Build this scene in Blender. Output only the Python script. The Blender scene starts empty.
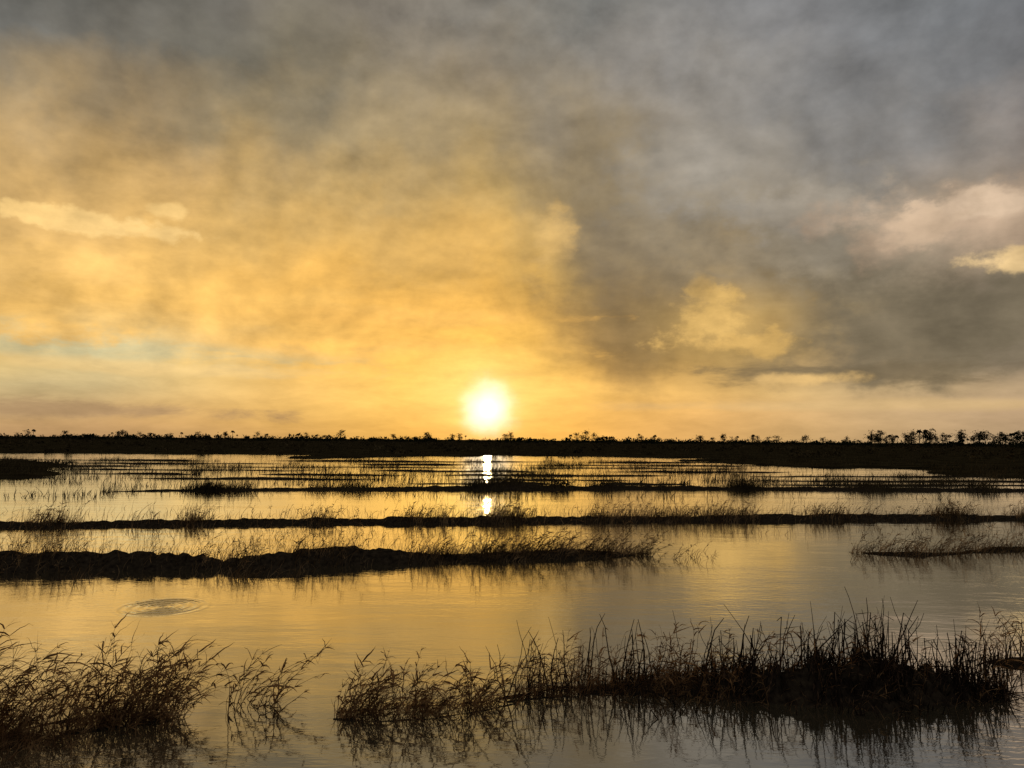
import bpy, math, random
import numpy as np
from mathutils import Vector, Matrix, noise as mn

rng = np.random.default_rng(7)
random.seed(7)
scene = bpy.context.scene
scene.view_settings.view_transform = 'Standard'
scene.view_settings.look = 'None'
scene.view_settings.exposure = 0
rad = math.radians

# ------------------------------------------------------------------ camera
CAM_H = 2.5
PITCH, ROLL = rad(4.17), rad(0.45)
F = 768.0
cam_data = bpy.data.cameras.new("camera")
cam_data.lens = 27.0
cam_data.sensor_width = 36.0
cam_data.clip_end = 20000
cam = bpy.data.objects.new("camera", cam_data)
scene.collection.objects.link(cam)
CM = Matrix.Rotation(rad(90) + PITCH, 4, 'X') @ Matrix.Rotation(ROLL, 4, 'Z')
cam.matrix_world = Matrix.Translation((0, 0, CAM_H)) @ CM
scene.camera = cam
R3 = CM.to_3x3()

def direction(px, py):
    return (R3 @ Vector(((px - 512) / F, (384 - py) / F, -1))).normalized()

def survey(px, py):
    """world position (metres) of a point of the marsh surface (z = 0)"""
    d = direction(px, py)
    t = -CAM_H / d.z
    return (d.x * t, d.y * t)

def azel(px, py):
    d = direction(px, py)
    return math.atan2(d.x, d.y), math.asin(d.z)

def lin(c):
    o = []
    for v in c:
        v = v / 255.0
        o.append(v / 12.92 if v <= 0.04045 else ((v + 0.055) / 1.055) ** 2.4)
    return tuple(o)

# ------------------------------------------------------------------ sky (world)
TX = [0, 100, 200, 300, 400, 488, 560, 620, 700, 780, 860, 940, 1024]
TY = [0, 60, 120, 180, 240, 290, 320, 350, 375, 395, 415, 437]
TAB = [
 [(106,104,98),(98,96,90),(100,97,91),(118,110,98),(132,124,112),(128,122,112),(124,121,114),(120,119,115),(118,117,116),(114,114,115),(111,112,113),(107,109,111),(102,103,106)],
 [(140,124,98),(120,110,92),(104,100,88),(114,107,91),(140,126,102),(132,120,102),(130,122,108),(132,126,118),(132,129,125),(122,121,121),(116,116,117),(110,111,113),(104,105,107)],
 [(178,148,100),(168,140,97),(145,126,94),(140,124,94),(154,136,103),(142,126,100),(133,121,102),(136,127,114),(142,136,128),(128,125,121),(121,119,117),(116,115,114),(115,112,111)],
 [(208,167,102),(208,168,103),(198,160,101),(182,152,98),(178,150,100),(170,145,95),(145,128,98),(134,122,102),(145,135,120),(138,130,118),(124,120,115),(135,124,112),(140,128,118)],
 [(224,180,108),(230,184,110),(222,177,101),(212,169,96),(203,162,91),(198,158,88),(168,140,88),(130,114,87),(138,123,98),(138,124,102),(130,120,104),(150,132,108),(150,130,108)],
 [(226,178,98),(236,186,102),(231,181,96),(227,174,87),(218,168,83),(216,166,82),(188,150,80),(126,105,72),(150,125,84),(152,128,87),(123,110,88),(116,104,86),(121,108,92)],
 [(225,177,96),(228,183,108),(229,180,100),(230,177,90),(226,171,82),(222,168,78),(188,146,74),(133,107,66),(156,130,80),(160,132,82),(130,112,80),(108,97,78),(111,100,86)],
 [(216,182,114),(212,186,128),(214,181,116),(230,180,96),(236,180,86),(236,182,82),(194,148,72),(140,111,66),(155,126,74),(160,132,84),(124,106,78),(108,96,76),(108,97,82)],
 [(205,182,130),(208,188,138),(218,184,118),(230,182,100),(244,190,92),(248,202,105),(234,180,86),(180,140,78),(180,144,84),(172,142,94),(150,128,96),(134,118,95),(122,108,92)],
 [(192,168,124),(196,168,118),(212,176,114),(228,182,104),(242,192,98),(246,202,110),(242,190,96),(230,180,98),(222,176,103),(207,171,112),(198,168,121),(191,163,121),(192,163,125)],
 [(186,151,104),(182,146,98),(196,155,95),(214,170,95),(232,183,95),(240,190,98),(238,184,93),(226,174,95),(216,168,101),(204,164,109),(194,161,116),(188,158,120),(182,152,119)],
 [(172,136,95),(170,134,92),(180,142,92),(198,154,88),(216,166,83),(228,172,82),(222,168,81),(206,158,87),(196,153,93),(184,149,97),(176,145,102),(168,141,104),(162,137,105)],
]
TABL = np.array([[lin(c) for c in r] for r in TAB])

def sample_sky(az, el):
    d = Vector((math.sin(az) * math.cos(el), math.cos(az) * math.cos(el), math.sin(el)))
    c = R3.transposed() @ d
    if c.z > -0.05:
        px, py = (0 if az < 0 else 1024), 0
    else:
        px = 512 + F * c.x / -c.z
        py = 384 - F * c.y / -c.z
    px = min(max(px, 0), 1024); py = min(max(py, 0), 437)
    i = max(j for j in range(len(TX)) if TX[j] <= px); i = min(i, len(TX) - 2)
    k = max(j for j in range(len(TY)) if TY[j] <= py); k = min(k, len(TY) - 2)
    fx = (px - TX[i]) / (TX[i + 1] - TX[i]); fy = (py - TY[k]) / (TY[k + 1] - TY[k])
    a = TABL[k, i] * (1 - fx) + TABL[k, i + 1] * fx
    b = TABL[k + 1, i] * (1 - fx) + TABL[k + 1, i + 1] * fx
    return a * (1 - fy) + b * fy

SAZ, SEL = azel(488, 409)
Sdir = Vector((math.sin(SAZ) * math.cos(SEL), math.cos(SAZ) * math.cos(SEL), math.sin(SEL)))

world = bpy.data.worlds.new("sky")
scene.world = world
world.use_nodes = True
wt = world.node_tree
wt.nodes.clear()
WN, WL = wt.nodes, wt.links

def setin(sock, v):
    if isinstance(v, bpy.types.NodeSocket): WL.new(v, sock)
    else: sock.default_value = v

def M(op, a, b=None, c=None, clamp=False):
    n = WN.new('ShaderNodeMath'); n.operation = op; n.use_clamp = clamp
    setin(n.inputs[0], a)
    if b is not None: setin(n.inputs[1], b)
    if c is not None: setin(n.inputs[2], c)
    return n.outputs[0]

def SM(v, a, b, lo=0.0, hi=1.0, typ='SMOOTHSTEP'):
    n = WN.new('ShaderNodeMapRange'); n.interpolation_type = typ; n.clamp = True
    setin(n.inputs[0], v); n.inputs[1].default_value = a; n.inputs[2].default_value = b
    n.inputs[3].default_value = lo; n.inputs[4].default_value = hi
    return n.outputs[0]

def MIX(f, a, b, blend='MIX'):
    n = WN.new('ShaderNodeMix'); n.data_type = 'RGBA'; n.blend_type = blend; n.clamp_factor = True
    setin(n.inputs[0], f)
    for s, v in ((n.inputs[6], a), (n.inputs[7], b)):
        if isinstance(v, tuple): s.default_value = (v[0], v[1], v[2], 1)
        else: WL.new(v, s)
    return n.outputs[2]

def NOI(vec, scale, detail=5, rough=0.55, dist=0.0):
    n = WN.new('ShaderNodeTexNoise'); WL.new(vec, n.inputs['Vector'])
    n.inputs['Scale'].default_value = scale; n.inputs['Detail'].default_value = detail
    n.inputs['Roughness'].default_value = rough; n.inputs['Distortion'].default_value = dist
    return n.outputs[0]

def XYZ(a, b, c):
    n = WN.new('ShaderNodeCombineXYZ')
    setin(n.inputs[0], a); setin(n.inputs[1], b); setin(n.inputs[2], c)
    return n.outputs[0]

def VOP(op, a, b):
    n = WN.new('ShaderNodeVectorMath'); n.operation = op
    setin(n.inputs[0], a); setin(n.inputs[1], b)
    return n.outputs[0]

tc = WN.new('ShaderNodeTexCoord')
nrm = WN.new('ShaderNodeVectorMath'); nrm.operation = 'NORMALIZE'
WL.new(tc.outputs['Generated'], nrm.inputs[0])
D = nrm.outputs[0]
sep = WN.new('ShaderNodeSeparateXYZ'); WL.new(D, sep.inputs[0])
dx, dy, dz = sep.outputs
az0 = M('ARCTAN2', dx, dy)
el0 = M('ARCSINE', dz)

flat = XYZ(az0, M('MULTIPLY', el0, 3.4), 0.3)          # horizontally stretched structures
n1 = NOI(D, 3.0, 2)
n2 = NOI(XYZ(dx, dy, M('ADD', dz, 7.3)), 3.2, 2)
n3 = NOI(XYZ(dx, dy, M('ADD', dz, 3.1)), 8.0, 5, 0.56)
n4 = NOI(XYZ(M('ADD', dx, 4.0), dy, dz), 8.5, 5, 0.56)
nf = NOI(flat, 9.0, 6, 0.64, 0.3)
hi_w = SM(el0, 0.03, 0.30, 0.10, 1.0)
azw = M('ADD', az0, M('MULTIPLY', hi_w, M('ADD', M('MULTIPLY', M('SUBTRACT', n1, 0.5), 0.18), M('MULTIPLY', M('SUBTRACT', n3, 0.5), 0.22))))
elw = M('ADD', el0, M('MULTIPLY', hi_w, M('ADD', M('MULTIPLY', M('SUBTRACT', n2, 0.5), 0.13), M('MULTIPLY', M('SUBTRACT', n4, 0.5), 0.17))))

A0, A1, NST = -0.72, 0.72, 26
azf = SM(azw, A0, A1, typ='LINEAR')
ELS = [0.0, 0.018, 0.035, 0.06, 0.085, 0.12, 0.16, 0.20, 0.25, 0.31, 0.38, 0.46, 0.54]
col = None
for i, e in enumerate(ELS):
    r = WN.new('ShaderNodeValToRGB'); WL.new(azf, r.inputs[0])
    cr = r.color_ramp; cr.interpolation = 'LINEAR'
    while len(cr.elements) < NST: cr.elements.new(0.5)
    for j in range(NST): cr.elements[j].position = j / (NST - 1)
    for j in range(NST):
        c = sample_sky(A0 + (A1 - A0) * j / (NST - 1), e)
        cr.elements[j].color = (c[0], c[1], c[2], 1)
    if col is None: col = r.outputs[0]
    else: col = MIX(SM(elw, ELS[i - 1], e, typ='LINEAR'), col, r.outputs[0])

# away from the sunset: slate overcast
back = SM(dy, 0.45, -0.3)
col = MIX(back, col, lin((116, 118, 122)))

# cloud density, and the same density a little nearer the sun (gives soft lit and shaded sides)
Dl = XYZ(dx, dy, M('MULTIPLY', dz, 1.35))
offs = WN.new('ShaderNodeVectorMath'); offs.operation = 'SUBTRACT'
offs.inputs[0].default_value = Sdir; WL.new(D, offs.inputs[1])
offn = WN.new('ShaderNodeVectorMath'); offn.operation = 'SCALE'
WL.new(offs.outputs[0], offn.inputs[0]); offn.inputs['Scale'].default_value = 0.055
puffA = NOI(Dl, 7.0, 6, 0.56, 0.1)
puffB = NOI(VOP('ADD', Dl, offn.outputs[0]), 7.0, 5, 0.54, 0.1)
relief = M('SUBTRACT', puffA, puffB)
n5 = NOI(XYZ(dx, dy, M('MULTIPLY', dz, 1.5)), 15.0, 6, 0.60)
lump = M('ADD', M('MULTIPLY', puffA, 0.5), M('MULTIPLY', n5, 0.5))

def blob(px, py, rx, ry, colour, amt=1.0, soft=0.6, wob=1.6, nz=None, stretch=False):
    global col
    a, e = azel(px, py)
    ra, re = rx / F, ry / F
    X = M('DIVIDE', M('SUBTRACT', az0, a), ra)
    Y = M('DIVIDE', M('SUBTRACT', el0, e), re)
    dd = M('SQRT', M('ADD', M('MULTIPLY', X, X), M('MULTIPLY', Y, Y)))
    nn = nz if nz is not None else (nf if stretch else n3)
    dd = M('ADD', dd, M('MULTIPLY', M('SUBTRACT', nn, 0.5), wob * 2))
    m = SM(dd, 1 + soft, 1 - soft, 0, amt)
    col = MIX(m, col, lin(colour))

blob(120, 344, 130, 13, (198, 190, 148), 0.75, 0.8, 2.2, stretch=True)
blob(605, 230, 44, 75, (130, 114, 86), 0.5, 1.0, 1.8, nz=n3)
blob(625, 320, 50, 55, (119, 99, 68), 0.65, 0.9, 2.0, nz=lump)
blob(790, 250, 130, 46, (128, 119, 104), 0.55, 0.8, 2.4, nz=lump)
blob(930, 318, 160, 50, (110, 99, 80), 0.9, 0.5, 2.4, nz=lump)
blob(870, 372, 130, 9, (108, 95, 74), 0.8, 0.5, 1.8, stretch=True)
blob(800, 205, 60, 20, (158, 148, 134), 0.6, 0.7, 2.8, nz=n5)
blob(980, 220, 84, 29, (186, 160, 134), 0.9, 0.55, 2.8, nz=lump)
blob(985, 206, 46, 11, (208, 182, 154), 0.75, 0.55, 2.8, nz=n5)
blob(925, 228, 28, 15, (190, 164, 136), 0.75, 0.55, 2.8, nz=n5)
blob(1006, 262, 32, 9, (228, 194, 138), 0.9, 0.55, 2.6, nz=n5)
blob(735, 322, 60, 30, (190, 153, 89), 0.7, 0.7, 2.4, nz=lump)
blob(715, 318, 32, 19, (216, 175, 102), 0.85, 0.55, 3.0, nz=n5)
blob(756, 344, 48, 10, (212, 170, 97), 0.75, 0.55, 2.8, nz=n5)
blob(700, 285, 10, 14, (190, 154, 92), 0.6, 0.6, 2.2, nz=n5)
blob(800, 379, 34, 5, (212, 174, 112), 0.85, 0.6, 2.2, nz=n5)
blob(88, 221, 46, 9, (246, 205, 132), 0.8, 0.45, 3.0, nz=n5)
blob(40, 213, 18, 7, (244, 202, 128), 0.8, 0.45, 2.4, nz=n5)
blob(170, 209, 15, 7, (244, 202, 128), 0.85, 0.45, 2.0, nz=n5)
blob(60, 262, 110, 14, (244, 194, 110), 0.5, 0.8, 2.8, nz=n5)
blob(30, 328, 60, 10, (246, 194, 108), 0.8, 0.55, 2.6, nz=n5)
blob(300, 345, 150, 8, (248, 190, 96), 0.7, 0.7, 3.0, stretch=True)
blob(250, 300, 120, 10, (240, 188, 100), 0.55, 0.7, 2.8, stretch=True)
blob(420, 318, 110, 8, (244, 186, 94), 0.55, 0.7, 2.8, stretch=True)
blob(150, 368, 150, 5, (236, 200, 134), 0.65, 0.7, 2.6, stretch=True)
blob(430, 250, 60, 30, (216, 171, 96), 0.5, 0.8, 2.8, nz=n5)
blob(550, 240, 14, 22, (216, 176, 107), 0.6, 0.7, 2.6, nz=n5)
blob(700, 165, 60, 34, (158, 151, 140), 0.65, 0.8, 2.6, nz=lump)
blob(60, 410, 130, 6, (162, 132, 98), 0.75, 0.7, 2.2, stretch=True)
blob(900, 405, 160, 4, (214, 180, 126), 0.55, 0.9, 2.0, stretch=True)

# mottling and streaking of the cloud decks
pz = M('ADD', M('MAXIMUM', dz, 0.0), 0.16)
P2 = XYZ(M('DIVIDE', dx, pz), M('DIVIDE', dy, pz), 1.7)
w1 = NOI(P2, 2.0, 6, 0.62, 0.3)
up = SM(el0, 0.04, 0.14, 0.15, 1.0)
g = M('MULTIPLY', M('MULTIPLY', M('SUBTRACT', puffA, 0.5), 0.3), up)
g = M('ADD', g, M('MULTIPLY', M('MULTIPLY', relief, 1.7), up))
g = M('ADD', g, M('MULTIPLY', M('MULTIPLY', M('SUBTRACT', n5, 0.5), 0.5), up))
g = M('ADD', g, M('MULTIPLY', M('SUBTRACT', w1, 0.5), SM(az0, -0.1, 0.3, 0.5, 0.25)))
g = M('ADD', g, M('MULTIPLY', M('SUBTRACT', nf, 0.5), SM(el0, 0.12, 0.3, 0.85, 0.2)))
gain = M('MAXIMUM', M('ADD', 1.12, g), 0.5)
vm = WN.new('ShaderNodeVectorMath'); vm.operation = 'SCALE'
WL.new(col, vm.inputs[0]); WL.new(gain, vm.inputs['Scale'])
col = vm.outputs[0]

# sun seen through thin haze
dt = WN.new('ShaderNodeVectorMath'); dt.operation = 'DISTANCE'
WL.new(D, dt.inputs[0]); dt.inputs[1].default_value = Sdir
th = dt.outputs['Value']
thw = M('MULTIPLY', th, M('ADD', 1.0, M('MULTIPLY', M('SUBTRACT', n5, 0.5), 1.1)))

def glow(width, colour, power):
    x = M('POWER', M('DIVIDE', thw if power > 1 else th, width), power)
    e = M('EXPONENT', M('MULTIPLY', x, -1.0))
    s = WN.new('ShaderNodeVectorMath'); s.operation = 'SCALE'
    s.inputs[0].default_value = colour; WL.new(e, s.inputs['Scale'])
    return s.outputs[0]

col = VOP('ADD', col, glow(rad(0.40), (1.2, 1.0, 0.7), 2.0))
col = VOP('ADD', col, glow(rad(1.6), (0.4, 0.62, 0.76), 3.0))
col = VOP('ADD', col, glow(rad(2.0), (0.45, 0.32, 0.13), 1.0))

bg1 = WN.new('ShaderNodeBackground'); WL.new(col, bg1.inputs[0]); bg1.inputs[1].default_value = 1.0
nish = WN.new('ShaderNodeTexSky'); nish.sky_type = 'NISHITA'; nish.sun_disc = False
nish.sun_elevation = SEL; nish.sun_rotation = SAZ
bg2 = WN.new('ShaderNodeBackground'); WL.new(nish.outputs[0], bg2.inputs[0]); bg2.inputs[1].default_value = 0.004
add = WN.new('ShaderNodeAddShader'); WL.new(bg1.outputs[0], add.inputs[0]); WL.new(bg2.outputs[0], add.inputs[1])
wo = WN.new('ShaderNodeOutputWorld'); WL.new(add.outputs[0], wo.inputs[0])

sd = bpy.data.lights.new("sun", 'SUN'); sd.energy = 0.5; sd.angle = rad(0.5); sd.color = (1.0, 0.66, 0.30)
sun = bpy.data.objects.new("sun", sd); scene.collection.objects.link(sun)
sun.rotation_euler = (-Sdir).to_track_quat('-Z', 'Y').to_euler()

# ------------------------------------------------------------------ materials
def new_mat(name):
    m = bpy.data.materials.new(name); m.use_nodes = True
    m.node_tree.nodes.clear()
    return m, m.node_tree.nodes, m.node_tree.links

def noise_ramp(N, L, scale, stops, detail=6, rough=0.6):
    g = N.new('ShaderNodeNewGeometry'); vec = g.outputs['Position']
    n = N.new('ShaderNodeTexNoise'); n.inputs['Scale'].default_value = scale
    n.inputs['Detail'].default_value = detail; n.inputs['Roughness'].default_value = rough
    L.new(vec, n.inputs['Vector'])
    r = N.new('ShaderNodeValToRGB'); L.new(n.outputs[0], r.inputs[0])
    cr = r.color_ramp
    while len(cr.elements) < len(stops): cr.elements.new(0.5)
    for e, (p, c) in zip(cr.elements, stops):
        e.position = p; e.color = (*c, 1)
    return n.outputs[0], r.outputs[0]

def soil_mat(name, lo, hi, scale=9, bump=True):
    m, N, L = new_mat(name)
    f, c = noise_ramp(N, L, scale, [(0.35, lo), (0.7, hi)], 5, 0.65)
    b = N.new('ShaderNodeBsdfDiffuse'); L.new(c, b.inputs[0])
    if bump:
        bp = N.new('ShaderNodeBump'); bp.inputs['Strength'].default_value = 0.8; bp.inputs['Distance'].default_value = 0.04
        L.new(f, bp.inputs['Height']); L.new(bp.outputs[0], b.inputs['Normal'])
    o = N.new('ShaderNodeOutputMaterial'); L.new(b.outputs[0], o.inputs[0])
    return m

def straw_mat(name, stops, scale=3.0, trans=0.3):
    m, N, L = new_mat(name)
    f, c = noise_ramp(N, L, scale, stops, 2, 0.7)
    d = N.new('ShaderNodeBsdfDiffuse'); L.new(c, d.inputs[0])
    if trans > 0:
        t = N.new('ShaderNodeBsdfTranslucent'); L.new(c, t.inputs[0])
        mx = N.new('ShaderNodeMixShader'); mx.inputs[0].default_value = trans
        L.new(d.outputs[0], mx.inputs[1]); L.new(t.outputs[0], mx.inputs[2]); out = mx.outputs[0]
    else: out = d.outputs[0]
    o = N.new('ShaderNodeOutputMaterial'); L.new(out, o.inputs[0])
    return m

MAT_peat = soil_mat("wet_peat", (0.014, 0.010, 0.007), (0.060, 0.042, 0.025), 11)
MAT_land = soil_mat("marsh_ground", (0.012, 0.009, 0.004), (0.055, 0.041, 0.019), 0.25, False)
MAT_dry = straw_mat("dry_grass", [(0.32, (0.04, 0.021, 0.010)), (0.48, (0.17, 0.088, 0.038)), (0.72, (0.46, 0.27, 0.12))], 7.0, 0.4)
MAT_stalk = straw_mat("burnt_stalk", [(0.3, (0.010, 0.007, 0.005)), (0.55, (0.032, 0.020, 0.013)), (0.75, (0.18, 0.105, 0.06))], 8.0, 0.0)
MAT_mid = straw_mat("marsh_grass_mid", [(0.3, (0.025, 0.014, 0.007)), (0.48, (0.13, 0.078, 0.036)), (0.68, (0.44, 0.28, 0.135))], 2.4, 0.45)
MAT_far = straw_mat("marsh_grass_far", [(0.3, (0.012, 0.009, 0.004)), (0.7, (0.10, 0.070, 0.032))], 0.3, 0.0)
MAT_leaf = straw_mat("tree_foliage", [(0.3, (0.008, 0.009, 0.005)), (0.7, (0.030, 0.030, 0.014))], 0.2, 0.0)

# water
m, N, L = new_mat("water"); MAT_water = m
gp = N.new('ShaderNodeNewGeometry')
def mapn(scale, loc=(0, 0, 0), rot=0):
    mp = N.new('ShaderNodeMapping'); L.new(gp.outputs['Position'], mp.inputs[0])
    mp.inputs['Scale'].default_value = scale; mp.inputs['Location'].default_value = loc
    mp.inputs['Rotation'].default_value = (0, 0, rot)
    return mp.outputs[0]
def tn(vec, scale, detail=3, rough=0.5):
    n = N.new('ShaderNodeTexNoise'); L.new(vec, n.inputs['Vector']); n.inputs['Scale'].default_value = scale
    n.inputs['Detail'].default_value = detail; n.inputs['Roughness'].default_value = rough
    return n.outputs[0]
def wm(op, a, b=None, c=None):
    n = N.new('ShaderNodeMath'); n.operation = op
    for i, v in enumerate((a, b, c)):
        if v is None: continue
        if isinstance(v, bpy.types.NodeSocket): L.new(v, n.inputs[i])
        else: n.inputs[i].default_value = v
    return n.outputs[0]
fine = tn(mapn((1.0, 2.6, 1), rot=0.15), 5.0, 2, 0.55)
broad = tn(mapn((0.5, 1.3, 1), (5, 3, 0), -0.1), 1.1, 2, 0.5)
patch = tn(mapn((0.10, 0.35, 1), (2, 7, 0)), 1.0, 2, 0.5)
pr = N.new('ShaderNodeMapRange'); pr.interpolation_type = 'SMOOTHSTEP'
L.new(patch, pr.inputs[0]); pr.inputs[1].default_value = 0.42; pr.inputs[2].default_value = 0.62
pr.inputs[3].default_value = 0.40; pr.inputs[4].default_value = 1.0
h = wm('ADD', wm('MULTIPLY', wm('MULTIPLY', fine, pr.outputs[0]), 0.0032), wm('MULTIPLY', broad, 0.0085))
def rings(px, py, rmax, wl, amp):
    global h
    cx, cy = survey(px, py)
    ds = N.new('ShaderNodeVectorMath'); ds.operation = 'DISTANCE'
    L.new(gp.outputs['Position'], ds.inputs[0]); ds.inputs[1].default_value = (cx, cy, 0)
    r = ds.outputs['Value']
    en = N.new('ShaderNodeMapRange'); en.interpolation_type = 'SMOOTHSTEP'; L.new(r, en.inputs[0])
    en.inputs[1].default_value = rmax * 1.15; en.inputs[2].default_value = rmax * 0.75
    en.inputs[3].default_value = 0; en.inputs[4].default_value = amp
    h = wm('ADD', h, wm('MULTIPLY', wm('SINE', wm('MULTIPLY', r, 2 * math.pi / wl)), en.outputs[0]))
rings(163, 607, 0.66, 0.15, 0.0028)
bp = N.new('ShaderNodeBump'); bp.inputs['Strength'].default_value = 1.0; bp.inputs['Distance'].default_value = 1.0
L.new(h, bp.inputs['Height'])
gl = N.new('ShaderNodeBsdfGlossy'); gl.inputs['Roughness'].default_value = 0.05
gl.inputs['Color'].default_value = (0.98, 0.97, 0.93, 1); L.new(bp.outputs[0], gl.inputs['Normal'])
df = N.new('ShaderNodeBsdfDiffuse'); df.inputs[0].default_value = (0.055, 0.044, 0.025, 1)
fr = N.new('ShaderNodeFresnel'); fr.inputs[0].default_value = 1.34; L.new(bp.outputs[0], fr.inputs['Normal'])
fm = N.new('ShaderNodeMapRange'); L.new(fr.outputs[0], fm.inputs[0])
fm.inputs[1].default_value = 0.02; fm.inputs[2].default_value = 0.50; fm.inputs[3].default_value = 0.33; fm.inputs[4].default_value = 0.94
mx = N.new('ShaderNodeMixShader'); L.new(fm.outputs[0], mx.inputs[0]); L.new(df.outputs[0], mx.inputs[1]); L.new(gl.outputs[0], mx.inputs[2])
o = N.new('ShaderNodeOutputMaterial'); L.new(mx.outputs[0], o.inputs[0])

# ------------------------------------------------------------------ mesh helpers
def build_mesh(name, V, Fq, mat, smooth=False, tri=None):
    me = bpy.data.meshes.new(name)
    V = np.asarray(V, dtype=np.float32).reshape(-1, 3)
    nq = len(Fq) if Fq is not None else 0
    nt = len(tri) if tri is not None else 0
    me.vertices.add(len(V)); me.vertices.foreach_set("co", V.ravel())
    idx = []
    if nq: idx.append(np.asarray(Fq, dtype=np.int32).ravel())
    if nt: idx.append(np.asarray(tri, dtype=np.int32).ravel())
    idx = np.concatenate(idx)
    starts = np.concatenate([np.arange(nq) * 4, nq * 4 + np.arange(nt) * 3]).astype(np.int32)
    me.loops.add(len(idx)); me.loops.foreach_set("vertex_index", idx)
    me.polygons.add(nq + nt); me.polygons.foreach_set("loop_start", starts)
    me.update(calc_edges=True); me.validate()
    if smooth: me.polygons.foreach_set("use_smooth", np.ones(len(me.polygons), dtype=bool))
    me.materials.append(mat)
    ob = bpy.data.objects.new(name, me); scene.collection.objects.link(ob)
    return ob

def nz(v): return v / np.maximum(np.linalg.norm(v, axis=-1, keepdims=True), 1e-9)

class Strands:
    def __init__(s): s.V = []; s.Q = []; s.T = []; s.n = 0
    def add(s, P, R, sides=3):
        Nn, K, _ = P.shape
        if Nn == 0: return
        T = nz(np.gradient(P, axis=1))
        ref = nz(rng.normal(size=(Nn, 1, 3)))
        A = nz(np.cross(T, ref)); B = nz(np.cross(T, A))
        ang = np.arange(sides) * 2 * np.pi / sides
        V = P[:, :, None, :] + R[:, :, None, None] * (np.cos(ang)[None, None, :, None] * A[:, :, None, :] + np.sin(ang)[None, None, :, None] * B[:, :, None, :])
        idx = np.arange(Nn * K * sides).reshape(Nn, K, sides) + s.n
        if sides == 2:
            q = np.stack([idx[:, :-1, 0], idx[:, :-1, 1], idx[:, 1:, 1], idx[:, 1:, 0]], -1).reshape(-1, 4)
        else:
            nx = np.roll(idx, -1, axis=2)
            q = np.stack([idx[:, :-1], nx[:, :-1], nx[:, 1:], idx[:, 1:]], -1).reshape(-1, 4)
        s.V.append(V.reshape(-1, 3)); s.Q.append(q); s.n += Nn * K * sides
    def tris(s, V3):
        k = len(V3)
        s.V.append(V3.reshape(-1, 3)); s.T.append(np.arange(k * 3).reshape(k, 3) + s.n); s.n += k * 3
    def make(s, name, mat):
        return build_mesh(name, np.concatenate(s.V), np.concatenate(s.Q) if s.Q else None, mat,
                          tri=np.concatenate(s.T) if s.T else None)

def arc(base, d0, Lh, bend, K, kink=0.0):
    t = np.linspace(0, 1, K)[None, :, None]
    P = base[:, None, :] + (d0[:, None, :] * t + bend[:, None, :] * t * t) * Lh[:, None, None]
    if kink:
        P = P + rng.normal(size=P.shape) * kink * Lh[:, None, None] * np.sqrt(t)
    return P

def taper(n, K, r0, r1):
    t = np.linspace(0, 1, K)[None, :]
    return np.asarray(r0).reshape(-1, 1) * (1 - t) + np.asarray(r1).reshape(-1, 1) * t * np.ones((n, 1))

def grass_plants(S, base, hgt, wind=0.4, spread=0.35, leaves=7, plume=14, thick=0.004, droop=.3):
    n = len(base)
    if n == 0: return
    az = rng.uniform(0, 2 * np.pi, n); sp = rng.uniform(0, spread, n)
    d0 = nz(np.stack([np.cos(az) * sp + wind * rng.uniform(.2, 1.1, n), np.sin(az) * sp * 0.8, np.ones(n)], 1))
    bend = np.stack([wind * rng.uniform(-0.1, 0.9, n) + rng.normal(0, .1, n), rng.normal(0, .14, n), -rng.uniform(0.0, droop, n)], 1)
    K = 8
    P = arc(base, d0, hgt, bend, K, 0.012)
    S.add(P, taper(n, K, thick * rng.uniform(.7, 1.3, n), thick * 0.35), 3)
    T = nz(np.gradient(P, axis=1))
    if leaves:
        ii = np.repeat(np.arange(n), leaves)
        kk = rng.integers(1, K, len(ii))
        a = rng.uniform(0, 2 * np.pi, len(ii))
        out = np.stack([np.cos(a) + wind * 0.7, np.sin(a), rng.uniform(-.3, .8, len(ii))], 1)
        ld = nz(T[ii, kk] * rng.uniform(.3, 1.4, (len(ii), 1)) + nz(out) * 0.9)
        ll = hgt[ii] * rng.uniform(0.12, 0.42, len(ii))
        lb = np.stack([wind * rng.uniform(-.2, .4, len(ii)), rng.normal(0, .2, len(ii)), -rng.uniform(.0, .8, len(ii))], 1)
        LP = arc(P[ii, kk], ld, ll, lb, 6, 0.02)
        w = np.array([.7, 1, .9, .7, .45, .1])[None] * thick * 1.2 * rng.uniform(.5, 1.6, (len(ii), 1))
        S.add(LP, w, 2)
    if plume:
        keep = rng.uniform(0, 1, n) < .6
        ii = np.repeat(np.arange(n)[keep], plume)
        kk = rng.choice([K - 2, K - 1, K - 1], len(ii))
        a = rng.uniform(0, 2 * np.pi, len(ii))
        out = np.stack([np.cos(a) + wind * .8, np.sin(a), rng.uniform(-.5, .6, len(ii))], 1)
        ld = nz(T[ii, kk] * 1.0 + nz(out) * rng.uniform(.3, 1.0, (len(ii), 1)))
        ll = hgt[ii] * rng.uniform(0.03, 0.12, len(ii))
        lb = np.stack([np.full(len(ii), wind * .2), rng.normal(0, .2, len(ii)), -rng.uniform(.0, .7, len(ii))], 1)
        LP = arc(P[ii, kk], ld, ll, lb, 4)
        S.add(LP, taper(len(ii), 4, np.full(len(ii), thick * .5), np.full(len(ii), thick * .2)), 2)

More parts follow.
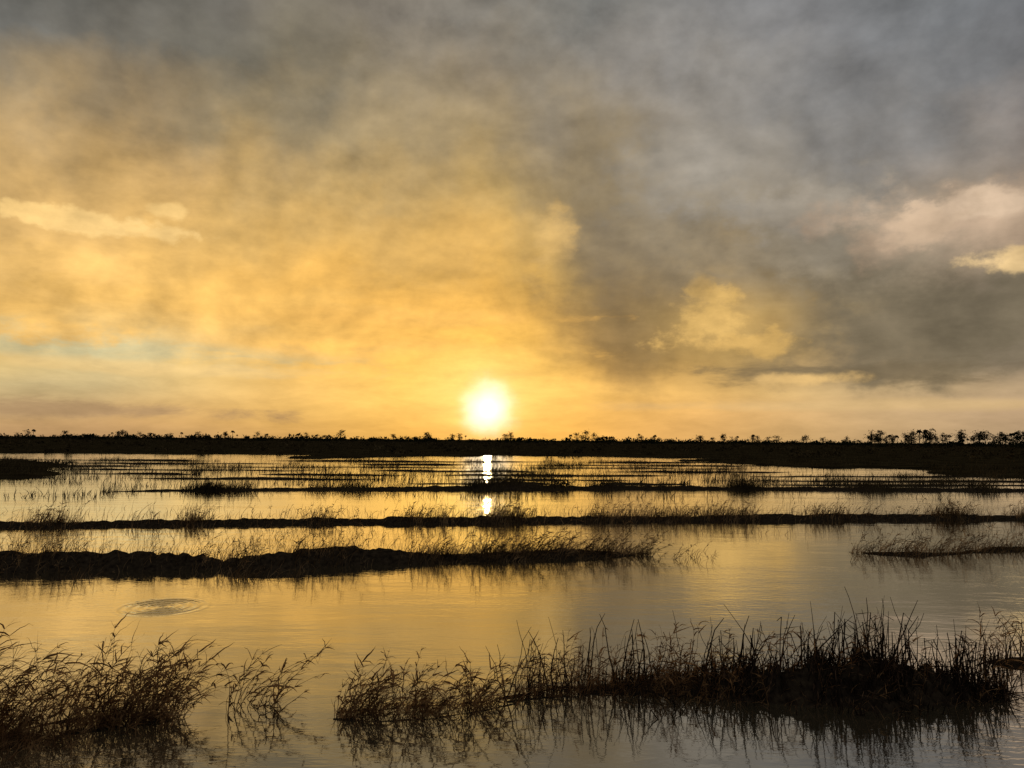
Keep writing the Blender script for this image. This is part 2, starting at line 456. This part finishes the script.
def blades(S, base, hgt, wind=0.15, spread=0.5, r=0.004, droop=0.3, K=5, sides=2, kink=0.01):
    n = len(base)
    if n == 0: return
    az = rng.uniform(0, 2 * np.pi, n); sp = rng.uniform(0, 1, n) ** 1.5 * spread
    d0 = nz(np.stack([np.cos(az) * sp + wind * .5, np.sin(az) * sp, np.ones(n)], 1))
    bend = np.stack([wind * rng.uniform(-.2, 1.4, n) + rng.normal(0, .12, n), rng.normal(0, .1, n), -rng.uniform(0, droop, n)], 1)
    rr = np.asarray(r) * rng.uniform(.6, 1.4, n)
    S.add(arc(base, d0, hgt, bend, K, kink), taper(n, K, rr, rr * .3), sides)

def fn(x, y, s, seed=0.0, oct=4):
    return mn.fractal(Vector((x * s + seed * 13.7, y * s - seed * 7.1, seed)), 1.0, 2.0, oct)

# ------------------------------------------------------------------ ground sheet
def axis(lo, hi, step, ext, k=34):
    return np.arange(lo, hi + step / 2, step), np.geomspace(step * 2, ext, k)
core, g = axis(-90, 90, 1.0, 9000)
xs = np.concatenate([(-90 - g)[::-1], core, 90 + g])
core, g = axis(-20, 140, 0.9, 9000, 44)
ys = np.concatenate([(-20 - np.geomspace(2, 3000, 10))[::-1], core, 140 + g])
def sstep(a, b, v):
    t = min(max((v - a) / (b - a), 0), 1); return t * t * (3 - 2 * t)
def land(x, y):
    """0 = flooded, 1 = dry marsh"""
    if y < 5: return sstep(4.6, 2.2, y)
    r = x / y
    shore = 112 - 46 * sstep(0.24, 0.40, r) - 8 * sstep(0.5, 0.65, r)
    shore += 22 * fn(x, y, 0.05, 1.3)
    v = sstep(shore - 2, shore + 2, y)
    lp = sstep(-0.56, -0.62, r + 0.05 * fn(x, y, .12, 2.2)) * sstep(43, 46, y) * sstep(80, 74, y)
    return max(v, lp)
V = np.empty((len(ys), len(xs), 3))
for j, y in enumerate(ys):
    for i, x in enumerate(xs):
        l = land(x, y)
        z = -0.45 + l * 0.6
        if l > 0: z += l * 0.10 * fn(x, y, 0.35, 3.0, 3)
        if y > 200: z = 0.18
        if y < 5: z = -0.45 + l * 1.3
        V[j, i] = (x, y, z)
idx = np.arange(len(ys) * len(xs)).reshape(len(ys), len(xs))
q = np.stack([idx[:-1, :-1], idx[:-1, 1:], idx[1:, 1:], idx[1:, :-1]], -1).reshape(-1, 4)
build_mesh("ground", V, q, MAT_land, True)
build_mesh("water", [(-700, -60, 0), (700, -60, 0), (700, 190, 0), (-700, 190, 0)], [(0, 1, 2, 3)], MAT_water)

# ------------------------------------------------------------------ earth banks
def bank(name, pts, step, seed, cross=11, rough=0.35, wob=0.25, lump=.3):
    """pts: (x, y, half_width, height) control points along the crest"""
    pts = np.array(pts, float)
    seg = np.linalg.norm(np.diff(pts[:, :2], axis=0), axis=1)
    s = np.concatenate([[0], np.cumsum(seg)])
    n = max(int(s[-1] / step), 4)
    ss = np.linspace(0, s[-1], n)
    C = np.stack([np.interp(ss, s, pts[:, k]) for k in range(4)], 1)
    T = nz(np.gradient(C[:, :2], axis=0)); Nn = np.stack([-T[:, 1], T[:, 0]], 1)
    u = np.linspace(-1.3, 1.3, cross)
    V = np.empty((n, cross, 3))
    for i in range(n):
        sh = wob * C[i, 2] * fn(ss[i], 0, 0.5, seed, 3)
        hw = C[i, 2] * (1 + 0.35 * fn(ss[i], 5, 0.9, seed, 3))
        hh = C[i, 3] * (1 + lump * fn(ss[i], 9, 0.5, seed, 3))
        for j in range(cross):
            o = u[j] * hw + sh
            x = C[i, 0] + Nn[i, 0] * o; y = C[i, 1] + Nn[i, 1] * o
            prof = math.cos(min(abs(u[j]) / 1.3, 1) * math.pi) * 0.5 + 0.5
            z = hh * 1.35 * prof - 0.28 * C[i, 3] - (0.05 if abs(u[j]) > 1.2 else 0)
            z += rough * min(C[i, 3], .2) * fn(x, y, 1.6 / max(C[i, 2], .3), seed + 1, 5) * (0.3 + prof)
            V[i, j] = (x, y, z)
    idx = np.arange(n * cross).reshape(n, cross)
    q = np.stack([idx[:-1, :-1], idx[:-1, 1:], idx[1:, 1:], idx[1:, :-1]], -1).reshape(-1, 4)
    build_mesh(name, V, q[:, ::-1], MAT_peat, True)
    return V

def on_bank(V, n, spread=1.0, weight=None):
    a, b, _ = V.shape
    if weight is None: i = rng.uniform(0, a - 1.001, n)
    else:
        w = np.maximum(weight, 0)[:a - 1]; i = rng.choice(a - 1, n, p=w / w.sum()) + rng.uniform(0, .999, n)
    j = np.clip((b - 1) / 2 + rng.normal(0, (b - 1) / 5 * spread, n), 0, b - 1.001)
    i0 = i.astype(int); j0 = j.astype(int); fi = (i - i0)[:, None]; fj = (j - j0)[:, None]
    i1 = np.minimum(i0 + 1, a - 1); j1 = np.minimum(j0 + 1, b - 1)
    P = V[i0, j0] * (1 - fi) * (1 - fj) + V[i1, j0] * fi * (1 - fj) + V[i0, j1] * (1 - fi) * fj + V[i1, j1] * fi * fj
    P[:, 2] = np.maximum(P[:, 2] - 0.01, -0.03)
    return P

def path(rows):
    return [(*survey(px, py), hw, h) for px, py, hw, h in rows]

def clumpy(n, step, freq, seed, base, amp, lo=-.3):
    return base + amp * np.clip(np.array([fn(i * step, 0, freq, seed, 3) for i in range(n)]), lo, 1)

VA = bank("earth_bank", path([(-160, 571, .55, .22), (0, 568, .6, .25), (110, 566, .6, .25), (200, 567, .5, .21), (222, 568, .42, .15), (255, 567, .52, .22), (340, 562, .58, .29), (400, 561, .5, .20), (440, 560, .42, .12), (500, 559, .42, .13), (570, 556, .42, .13), (620, 555, .3, .05), (650, 555, .2, -.05)]), 0.06, 1.0, 17, .28, lump=.15)
VB = bank("earth_bank", path([(-200, 529, .45, .10), (0, 527, .5, .11), (150, 525, .45, .11), (320, 523, .5, .13), (480, 522, .5, .13), (600, 521, .5, .14), (760, 520, .6, .16), (900, 519, .5, .13), (1024, 519, .5, .11), (1250, 519, .5, .11)]), 0.1, 2.0, 11, .4)
VC = bank("earth_bank", path([(100, 492, .3, -.02), (150, 491, .6, .06), (300, 490, .7, .10), (500, 489, .9, .17), (700, 489, .8, .13), (850, 490, .7, .12), (1024, 491, .7, .12), (1200, 492, .8, .12)]), 0.16, 3.0, 9)
VE = bank("earth_bank", path([(850, 553, .1, -.03), (880, 554, .22, .04), (920, 555, .25, .05), (960, 553, .2, .0), (1000, 550, .35, .06), (1080, 549, .4, .08)]), 0.05, 4.0, 11)

def in_water(px0, px1, py0, py1, n, thr=0.0, s=.5, seed=5):
    out = []; k = 0
    while len(out) < n and k < n * 30:
        k += 1
        x, y = survey(random.uniform(px0, px1), random.uniform(py0, py1))
        if fn(x, y * 2.5, s, seed, 3) > thr: out.append((x, y, -0.02))
    return np.array(out) if out else np.zeros((0, 3))

# grass on the nearest long bank
S = Strands()
dA = clumpy(len(VA), .06, .8, 8, .6, 1.5)
n = 2300; blades(S, on_bank(VA, n, 1.2, dA), rng.uniform(.06, .30, n), .2, .9, .0044, .4)
n = 560; blades(S, on_bank(VA, n, 1.0, dA ** 2), rng.uniform(.22, .56, n), .3, .7, .0048, .3)
n = 190; grass_plants(S, on_bank(VA, n, 1.1, dA ** 1.5), rng.uniform(.22, .54, n), .35, .7, 7, 5, .0047)
ca = VA[:, 8, 0]; x0 = survey(430, 558)[0]
w = np.clip((ca - x0) / 1.2, 0, 1)
n = 180; grass_plants(S, on_bank(VA, n, 1.5, w), rng.uniform(.28, .72, n), .6, .7, 8, 7, .005)
n = 1000; blades(S, on_bank(VA, n, 1.5, w), rng.uniform(.1, .42, n), .5, 1.0, .0045, .5)
for a in [(-30, 420, 536, 553, 480, .03), (-30, 300, 577, 584, 150, .1), (420, 700, 550, 563, 120, .1), (850, 1060, 550, 564, 160, .0), (680, 715, 552, 566, 30, -.3)]:
    P = in_water(*a[:5], thr=a[5]); blades(S, P, rng.uniform(.1, .42, len(P)), .3, .8, .004, .5)
for a in [(-30, 400, 538, 552, 50, .03), (655, 705, 550, 562, 8, -1)]:
    P = in_water(*a[:5], thr=a[5]); grass_plants(S, P, rng.uniform(.25, .5, len(P)), .4, .8, 7, 5, .004)
P = on_bank(VE, 1000, 1.7); blades(S, P, rng.uniform(.1, .46, 1000), .4, 1.0, .0046, .5)
P = on_bank(VE, 130, 1.7); grass_plants(S, P, rng.uniform(.3, .76, 130), .5, .9, 7, 6, .005)
S.make("marsh_grass", MAT_mid)

S = Strands()
dB = clumpy(len(VB), .1, .55, 9, .45, 1.9, -.16)
n = 6500; blades(S, on_bank(VB, n, 1.5, dB), rng.uniform(.08, .36, n), .15, .9, .006, .4)
n = 2200; blades(S, on_bank(VB, n, 1.1, dB ** 1.6), rng.uniform(.25, .66, n), .2, .7, .0066)
n = 600; grass_plants(S, on_bank(VB, n, 1.2, dB ** 1.6), rng.uniform(.3, .7, n), .3, .8, 6, 5, .0064)
P = in_water(-30, 1050, 527, 536, 500, .1, .4, 6); blades(S, P, rng.uniform(.08, .3, len(P)), .2, .8, .006)
P = in_water(-30, 1050, 508, 518, 600, .1, .4, 7); blades(S, P, rng.uniform(.1, .38, len(P)), .2, .8, .006)
S.make("marsh_grass", MAT_mid)

S = Strands()
dC = clumpy(len(VC), .16, .3, 10, .3, 2.0, -.12)
n = 7000; blades(S, on_bank(VC, n, 1.5, dC), rng.uniform(.1, .45, n), .15, .8, .009)
n = 1800; blades(S, on_bank(VC, n, 1.2, dC ** 2), rng.uniform(.3, .75, n), .15, .7, .010)

k = 0
for py, hh, segs in [(484, .08, [(400, 560), (600, 690), (740, 1100)]), (480, .07, [(-60, 60), (130, 390), (440, 640), (700, 1100)]),
                 (475.5, .07, [(60, 200), (250, 420), (430, 690), (730, 1000)]), (471.5, .07, [(60, 330), (360, 560), (590, 800)]),
                 (468, .08, [(-40, 150), (190, 505), (520, 760)]), (465, .08, [(60, 300), (350, 480), (484, 780)]), (462, .10, [(-40, 220), (260, 560), (580, 780)])]:
    for a, b in segs:
        k += 1
        sl = (b - a) / 6
        off = lambda px: py - 4 * (0.5 - px / 1024) + random.uniform(-.4, .4)
        rows = [(a, off(a), .2, -.03)] + [(a + sl * t, off(a + sl * t), random.uniform(.4, .9), hh * random.uniform(.3, 1.5)) for t in (1, 2, 3, 4, 5)] + [(b, off(b), .2, -.03)]
        VX = bank("earth_bank", path(rows), .5, 20 + k, 7, .3, .4)
        d = np.clip(clumpy(len(VX), .5, .2, 30 + k, .2, 1.5), .05, 2)
        nn = int(len(VX) * 17)
        blades(S, on_bank(VX, nn, 1.5, d), rng.uniform(.12, .55, nn), .1, .8, .014, K=4)
for pr_ in [(-30, 1050, 476, 487, 2400), (-30, 780, 462, 476, 2800), (0, 1050, 493, 499, 600)]:
    P = in_water(*pr_, thr=.18, s=.16, seed=11); blades(S, P, rng.uniform(.12, .5, len(P)), .1, .8, .013, K=4)
P = in_water(470, 506, 464, 472, 220, -1); blades(S, P, rng.uniform(.15, .5, len(P)), .1, .8, .014, K=4)
P = in_water(474, 502, 494, 506, 60, -1); blades(S, P, rng.uniform(.1, .3, len(P)), .1, .8, .008, K=4)
S.make("marsh_grass", MAT_far)

# rough grass and low scrub on the dry marsh
S = Strands()
pts = []
while len(pts) < 22000:
    y = random.uniform(40, 75) if random.random() < .35 else 70 + 300 * random.random() ** 2
    x = random.uniform(-.75, .75) * y
    if land(x, y) > .5 and fn(x, y, .08, 14, 3) > -.15: pts.append((x, y, .1))
P = np.array(pts); n = len(P)
blades(S, P, rng.uniform(.15, .45, n) * (1 + P[:, 1] / 400), .1, .8, .012 + P[:, 1] * .00022, K=4)
def shrub(S, x, y, w, h, n, leaf):
    c = nz(rng.normal(size=(n, 3))) * rng.uniform(.3, 1, (n, 1)) ** .5
    c = c * np.array([w, w, h * .5]) * (1 + .25 * rng.normal(size=(n, 1))) + np.array([x, y, h * .5 + .05])
    c[:, 2] = np.maximum(c[:, 2], .02)
    S.tris(c[:, None, :] + rng.normal(size=(n, 3, 3)) * leaf)
for i in range(520):
    y = 115 + 420 * random.random(); x = random.uniform(-.75, .75) * y
    if land(x, y) > .5:
        s = random.uniform(.3, 1.0) * (1 + y / 500)
        shrub(S, x, y, s * random.uniform(.8, 2.4), s, 45, .16 * s + .05)
for px, py, w, h_ in [(742, 466, .45, 1.5), (236, 449, 1.6, 1.4), (570, 460, 1.5, .8), (510, 488, .7, .6), (560, 489, .6, .5)]:
    x, y = survey(px, py); shrub(S, x, y, w, h_, 160, .07)
S.make("marsh_scrub", MAT_far)

# ------------------------------------------------------------------ distant trees
def tree(S, x, y, h, kind):
    lean = rng.normal(0, .04, 2)
    top = np.array([x + lean[0] * h, y + lean[1] * h, h * .84])
    base = np.array([x, y, 0.0])
    t = np.linspace(0, 1, 5)[:, None]
    S.add((base + (top - base) * t)[None], np.linspace(h * .026, h * .014, 5)[None], 5)
    if kind == 'palm':
        nf_ = 40
        a = rng.uniform(0, 2 * np.pi, nf_); e = rng.uniform(-.6, 1.2, nf_)
        d = np.stack([np.cos(a) * np.cos(e), np.sin(a) * np.cos(e), np.sin(e)], 1)
        L_ = h * .19 * rng.uniform(.7, 1.1, nf_)
        b = np.zeros((nf_, 3)); b[:, 2] = -.4
        w = np.array([.3, .9, 1, .7, .2])[None] * h * .035 * np.ones((nf_, 1))
        S.add(arc(np.repeat(top[None], nf_, 0), d, L_, b, 5), w, 2)
        return
    for k in range(random.randint(7, 11)):
        f = random.uniform(.45, 1.0)
        a = random.uniform(0, 6.28)
        r = h * (.36 if kind == 'oak' else .2) * random.uniform(.2, 1.0) * (1.15 - .5 * f)
        p0 = base + (top - base) * f
        p1 = p0 + np.array([math.cos(a) * r, math.sin(a) * r, h * random.uniform(.02, .13)])
        S.add(np.linspace(p0, p1, 4)[None], np.linspace(h * .01, h * .004, 4)[None], 3)
        m = 30
        rad_ = h * random.uniform(.07, .14)
        c = p1 + rng.normal(size=(m, 3)) * np.array([rad_, rad_, rad_ * .55])
        S.tris(c[:, None, :] + rng.normal(size=(m, 3, 3)) * h * .03)

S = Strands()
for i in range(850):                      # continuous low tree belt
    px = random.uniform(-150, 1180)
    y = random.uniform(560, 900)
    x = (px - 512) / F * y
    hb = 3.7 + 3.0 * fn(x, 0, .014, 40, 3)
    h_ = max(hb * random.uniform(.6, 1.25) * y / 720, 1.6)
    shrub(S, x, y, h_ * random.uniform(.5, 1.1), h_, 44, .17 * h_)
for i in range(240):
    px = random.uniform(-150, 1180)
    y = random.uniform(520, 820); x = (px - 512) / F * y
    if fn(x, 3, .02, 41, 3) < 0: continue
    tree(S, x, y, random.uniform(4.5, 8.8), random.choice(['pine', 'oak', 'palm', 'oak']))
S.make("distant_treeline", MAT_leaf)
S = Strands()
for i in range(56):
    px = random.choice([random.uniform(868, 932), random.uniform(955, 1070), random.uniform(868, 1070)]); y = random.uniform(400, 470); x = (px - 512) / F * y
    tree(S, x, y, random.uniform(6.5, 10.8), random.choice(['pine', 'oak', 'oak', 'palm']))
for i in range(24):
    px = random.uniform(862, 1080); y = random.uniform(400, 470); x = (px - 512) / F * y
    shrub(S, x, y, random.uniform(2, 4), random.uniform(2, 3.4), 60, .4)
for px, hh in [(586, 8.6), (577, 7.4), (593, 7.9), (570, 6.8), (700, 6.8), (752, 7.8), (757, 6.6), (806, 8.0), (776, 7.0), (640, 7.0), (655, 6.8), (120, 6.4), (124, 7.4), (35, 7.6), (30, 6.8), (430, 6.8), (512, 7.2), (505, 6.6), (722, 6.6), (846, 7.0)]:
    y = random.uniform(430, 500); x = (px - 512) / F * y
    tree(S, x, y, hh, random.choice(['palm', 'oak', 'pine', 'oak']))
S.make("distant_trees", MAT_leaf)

# ------------------------------------------------------------------ foreground mounds
VM = bank("mud_mound", path([(505, 700, .05, -.05), (560, 692, .12, -.01), (640, 690, .22, .04), (720, 690, .34, .12), (790, 692, .46, .22), (870, 692, .50, .27), (930, 692, .44, .18), (985, 695, .2, .02), (1010, 695, .1, -.03)]), 0.03, 5.0, 25, .8)
VR = bank("mud_mound", path([(985, 668, .1, -.03), (1010, 664, .22, .03), (1060, 662, .3, .06), (1120, 662, .3, .06)]), 0.04, 6.0, 11, .4)
VL = bank("mud_mound", path([(-160, 748, .35, .06), (-40, 746, .32, .05), (20, 740, .22, .0), (70, 728, .16, -.05), (160, 718, .1, -.07)]), 0.04, 7.0, 15, .8)
VK = bank("mud_mound", path([(335, 716, .10, -.06), (380, 716, .12, -.04), (430, 712, .14, -.03), (480, 706, .12, -.05), (510, 700, .10, -.06)]), 0.03, 8.0, 11, .4)

# burnt, cut reed stalks on the big mound
S = Strands()
cx = VM[:, 12, 0]
xa, xb = survey(620, 690)[0], survey(780, 690)[0]
wM = 0.16 + np.clip((cx - xa) / (xb - xa), 0, 1)
wM *= 0.2 + 1.6 * np.clip(np.array([fn(v, 0, 2.6, 12, 3) for v in cx]) + .3, 0, 1)
n = 950
blades(S, on_bank(VM, n, 1.2, wM), rng.uniform(.05, .24, n), .0, .7, .0068, .05, 4, 4, .02)
n = 180
blades(S, on_bank(VM, n, 1.0, wM), .2 + .46 * rng.uniform(0, 1, n) ** 1.6, .0, .4, .0078, .05, 5, 4, .016)
n = 70
blades(S, on_bank(VM, n, 1.0), .35 + .45 * rng.uniform(0, 1, n), .05, .5, .0072, .05, 6, 4, .018)
n = 260      # fallen and snapped stalks
B = on_bank(VM, n, 1.3, wM); B[:, 2] += .05
a = rng.uniform(0, 2 * np.pi, n)
S.add(arc(B, nz(np.stack([np.cos(a), np.sin(a) * .7, rng.uniform(-.1, .7, n)], 1)), rng.uniform(.12, .5, n), np.stack([np.zeros(n), np.zeros(n), -rng.uniform(0, .3, n)], 1), 4, .02), taper(n, 4, np.full(n, .0055), np.full(n, .0035)), 4)
n = 90       # stalks snapped over, tips hanging
B = on_bank(VM, n, 1.0, wM); hb = rng.uniform(.2, .55, n)
top = B + np.stack([rng.normal(0, .07, n), rng.normal(0, .05, n), hb], 1)
a = rng.uniform(0, 2 * np.pi, n)
tip = top + np.stack([np.cos(a), np.sin(a) * .5, -rng.uniform(.1, .9, n)], 1) * rng.uniform(.1, .28, (n, 1))
S.add(np.stack([B, (B + top) / 2 + rng.normal(0, .008, (n, 3)), top, (top + tip) / 2, tip], 1), taper(n, 5, np.full(n, .006), np.full(n, .003)), 4)
P = on_bank(VR, 80, 1.1); blades(S, P, rng.uniform(.12, .55, 80), .0, .5, .006, .05, 5, 4, .016)
P = in_water(540, 1000, 676, 724, 120, .0, 1.4, 21); blades(S, P, rng.uniform(.06, .34, len(P)), .0, .9, .005, .1, 4, 4, .02)
S.make("burnt_reed_stalks", MAT_stalk)

# dry grass on the mound
S = Strands()
wG = np.exp(-((cx - survey(655, 690)[0]) / .8) ** 2) + .24
P = on_bank(VM, 150, 1.3, wG); grass_plants(S, P, rng.uniform(.22, .62, 150), .3, .9, 9, 6, .0038)
P = on_bank(VM, 2000, 1.5, wG); blades(S, P, rng.uniform(.06, .28, 2000), .2, 1.4, .003, .8, 6, kink=.02)
P = in_water(515, 720, 672, 706, 360, -.0, 1.6, 22); blades(S, P, rng.uniform(.08, .36, len(P)), .2, 1.4, .0028, .8, 6, kink=.02)
P = in_water(515, 700, 676, 700, 44, -.1, 1.6, 23); grass_plants(S, P, rng.uniform(.25, .62, len(P)), .3, 1.0, 8, 6, .0036)
P = on_bank(VR, 50, 1.2); grass_plants(S, P, rng.uniform(.3, .72, 50), .2, .7, 8, 6, .0036)
S.make("dry_grass", MAT_dry)

# left clump
S = Strands()
wl = clumpy(len(VL), .04, 1.6, 45, .6, 1.6, -.35)
P = on_bank(VL, 220, 1.6, wl); P[:, 1] += rng.uniform(0, .35, 220); grass_plants(S, P, rng.uniform(.32, .86, len(P)), .42, .6, 10, 9, .0041)
P = in_water(50, 185, 700, 738, 64, -.1, 1.4, 24); grass_plants(S, P, rng.uniform(.3, .72, len(P)), .45, .6, 10, 9, .0040)
P = on_bank(VL, 2100, 1.7, wl); blades(S, P, rng.uniform(.08, .42, 2100), .3, 1.2, .0032, .7, 6, kink=.02)
P = in_water(-60, 90, 735, 768, 500, -.1, 1.5, 27); blades(S, P, rng.uniform(.08, .34, len(P)), .3, 1.2, .0032, .7, 6, kink=.02)
S.make("dry_grass", MAT_dry)
S = Strands()
P = in_water(220, 278, 698, 718, 24, -1, 1, 25); grass_plants(S, P, rng.uniform(.3, .70, len(P)), .55, .7, 9, 9, .0040)
blades(S, P, rng.uniform(.12, .3, len(P)), .4, 1.2, .0028, .6, 6)
S.make("dry_grass", MAT_dry)
S = Strands()
wk = clumpy(len(VK), .03, 2.5, 46, .5, 1.6, -.3)
P = on_bank(VK, 96, 1.7, wk); grass_plants(S, P, rng.uniform(.22, .62, len(P)), .45, .8, 10, 8, .0038)
P = in_water(335, 500, 700, 728, 38, -.1, 1.6, 26); grass_plants(S, P, rng.uniform(.22, .60, len(P)), .5, .9, 10, 8, .0038)
P = on_bank(VK, 900, 1.9, wk); blades(S, P, rng.uniform(.06, .3, 900), .3, 1.4, .0029, .7, 6, kink=.02)
S.make("dry_grass", MAT_dry)
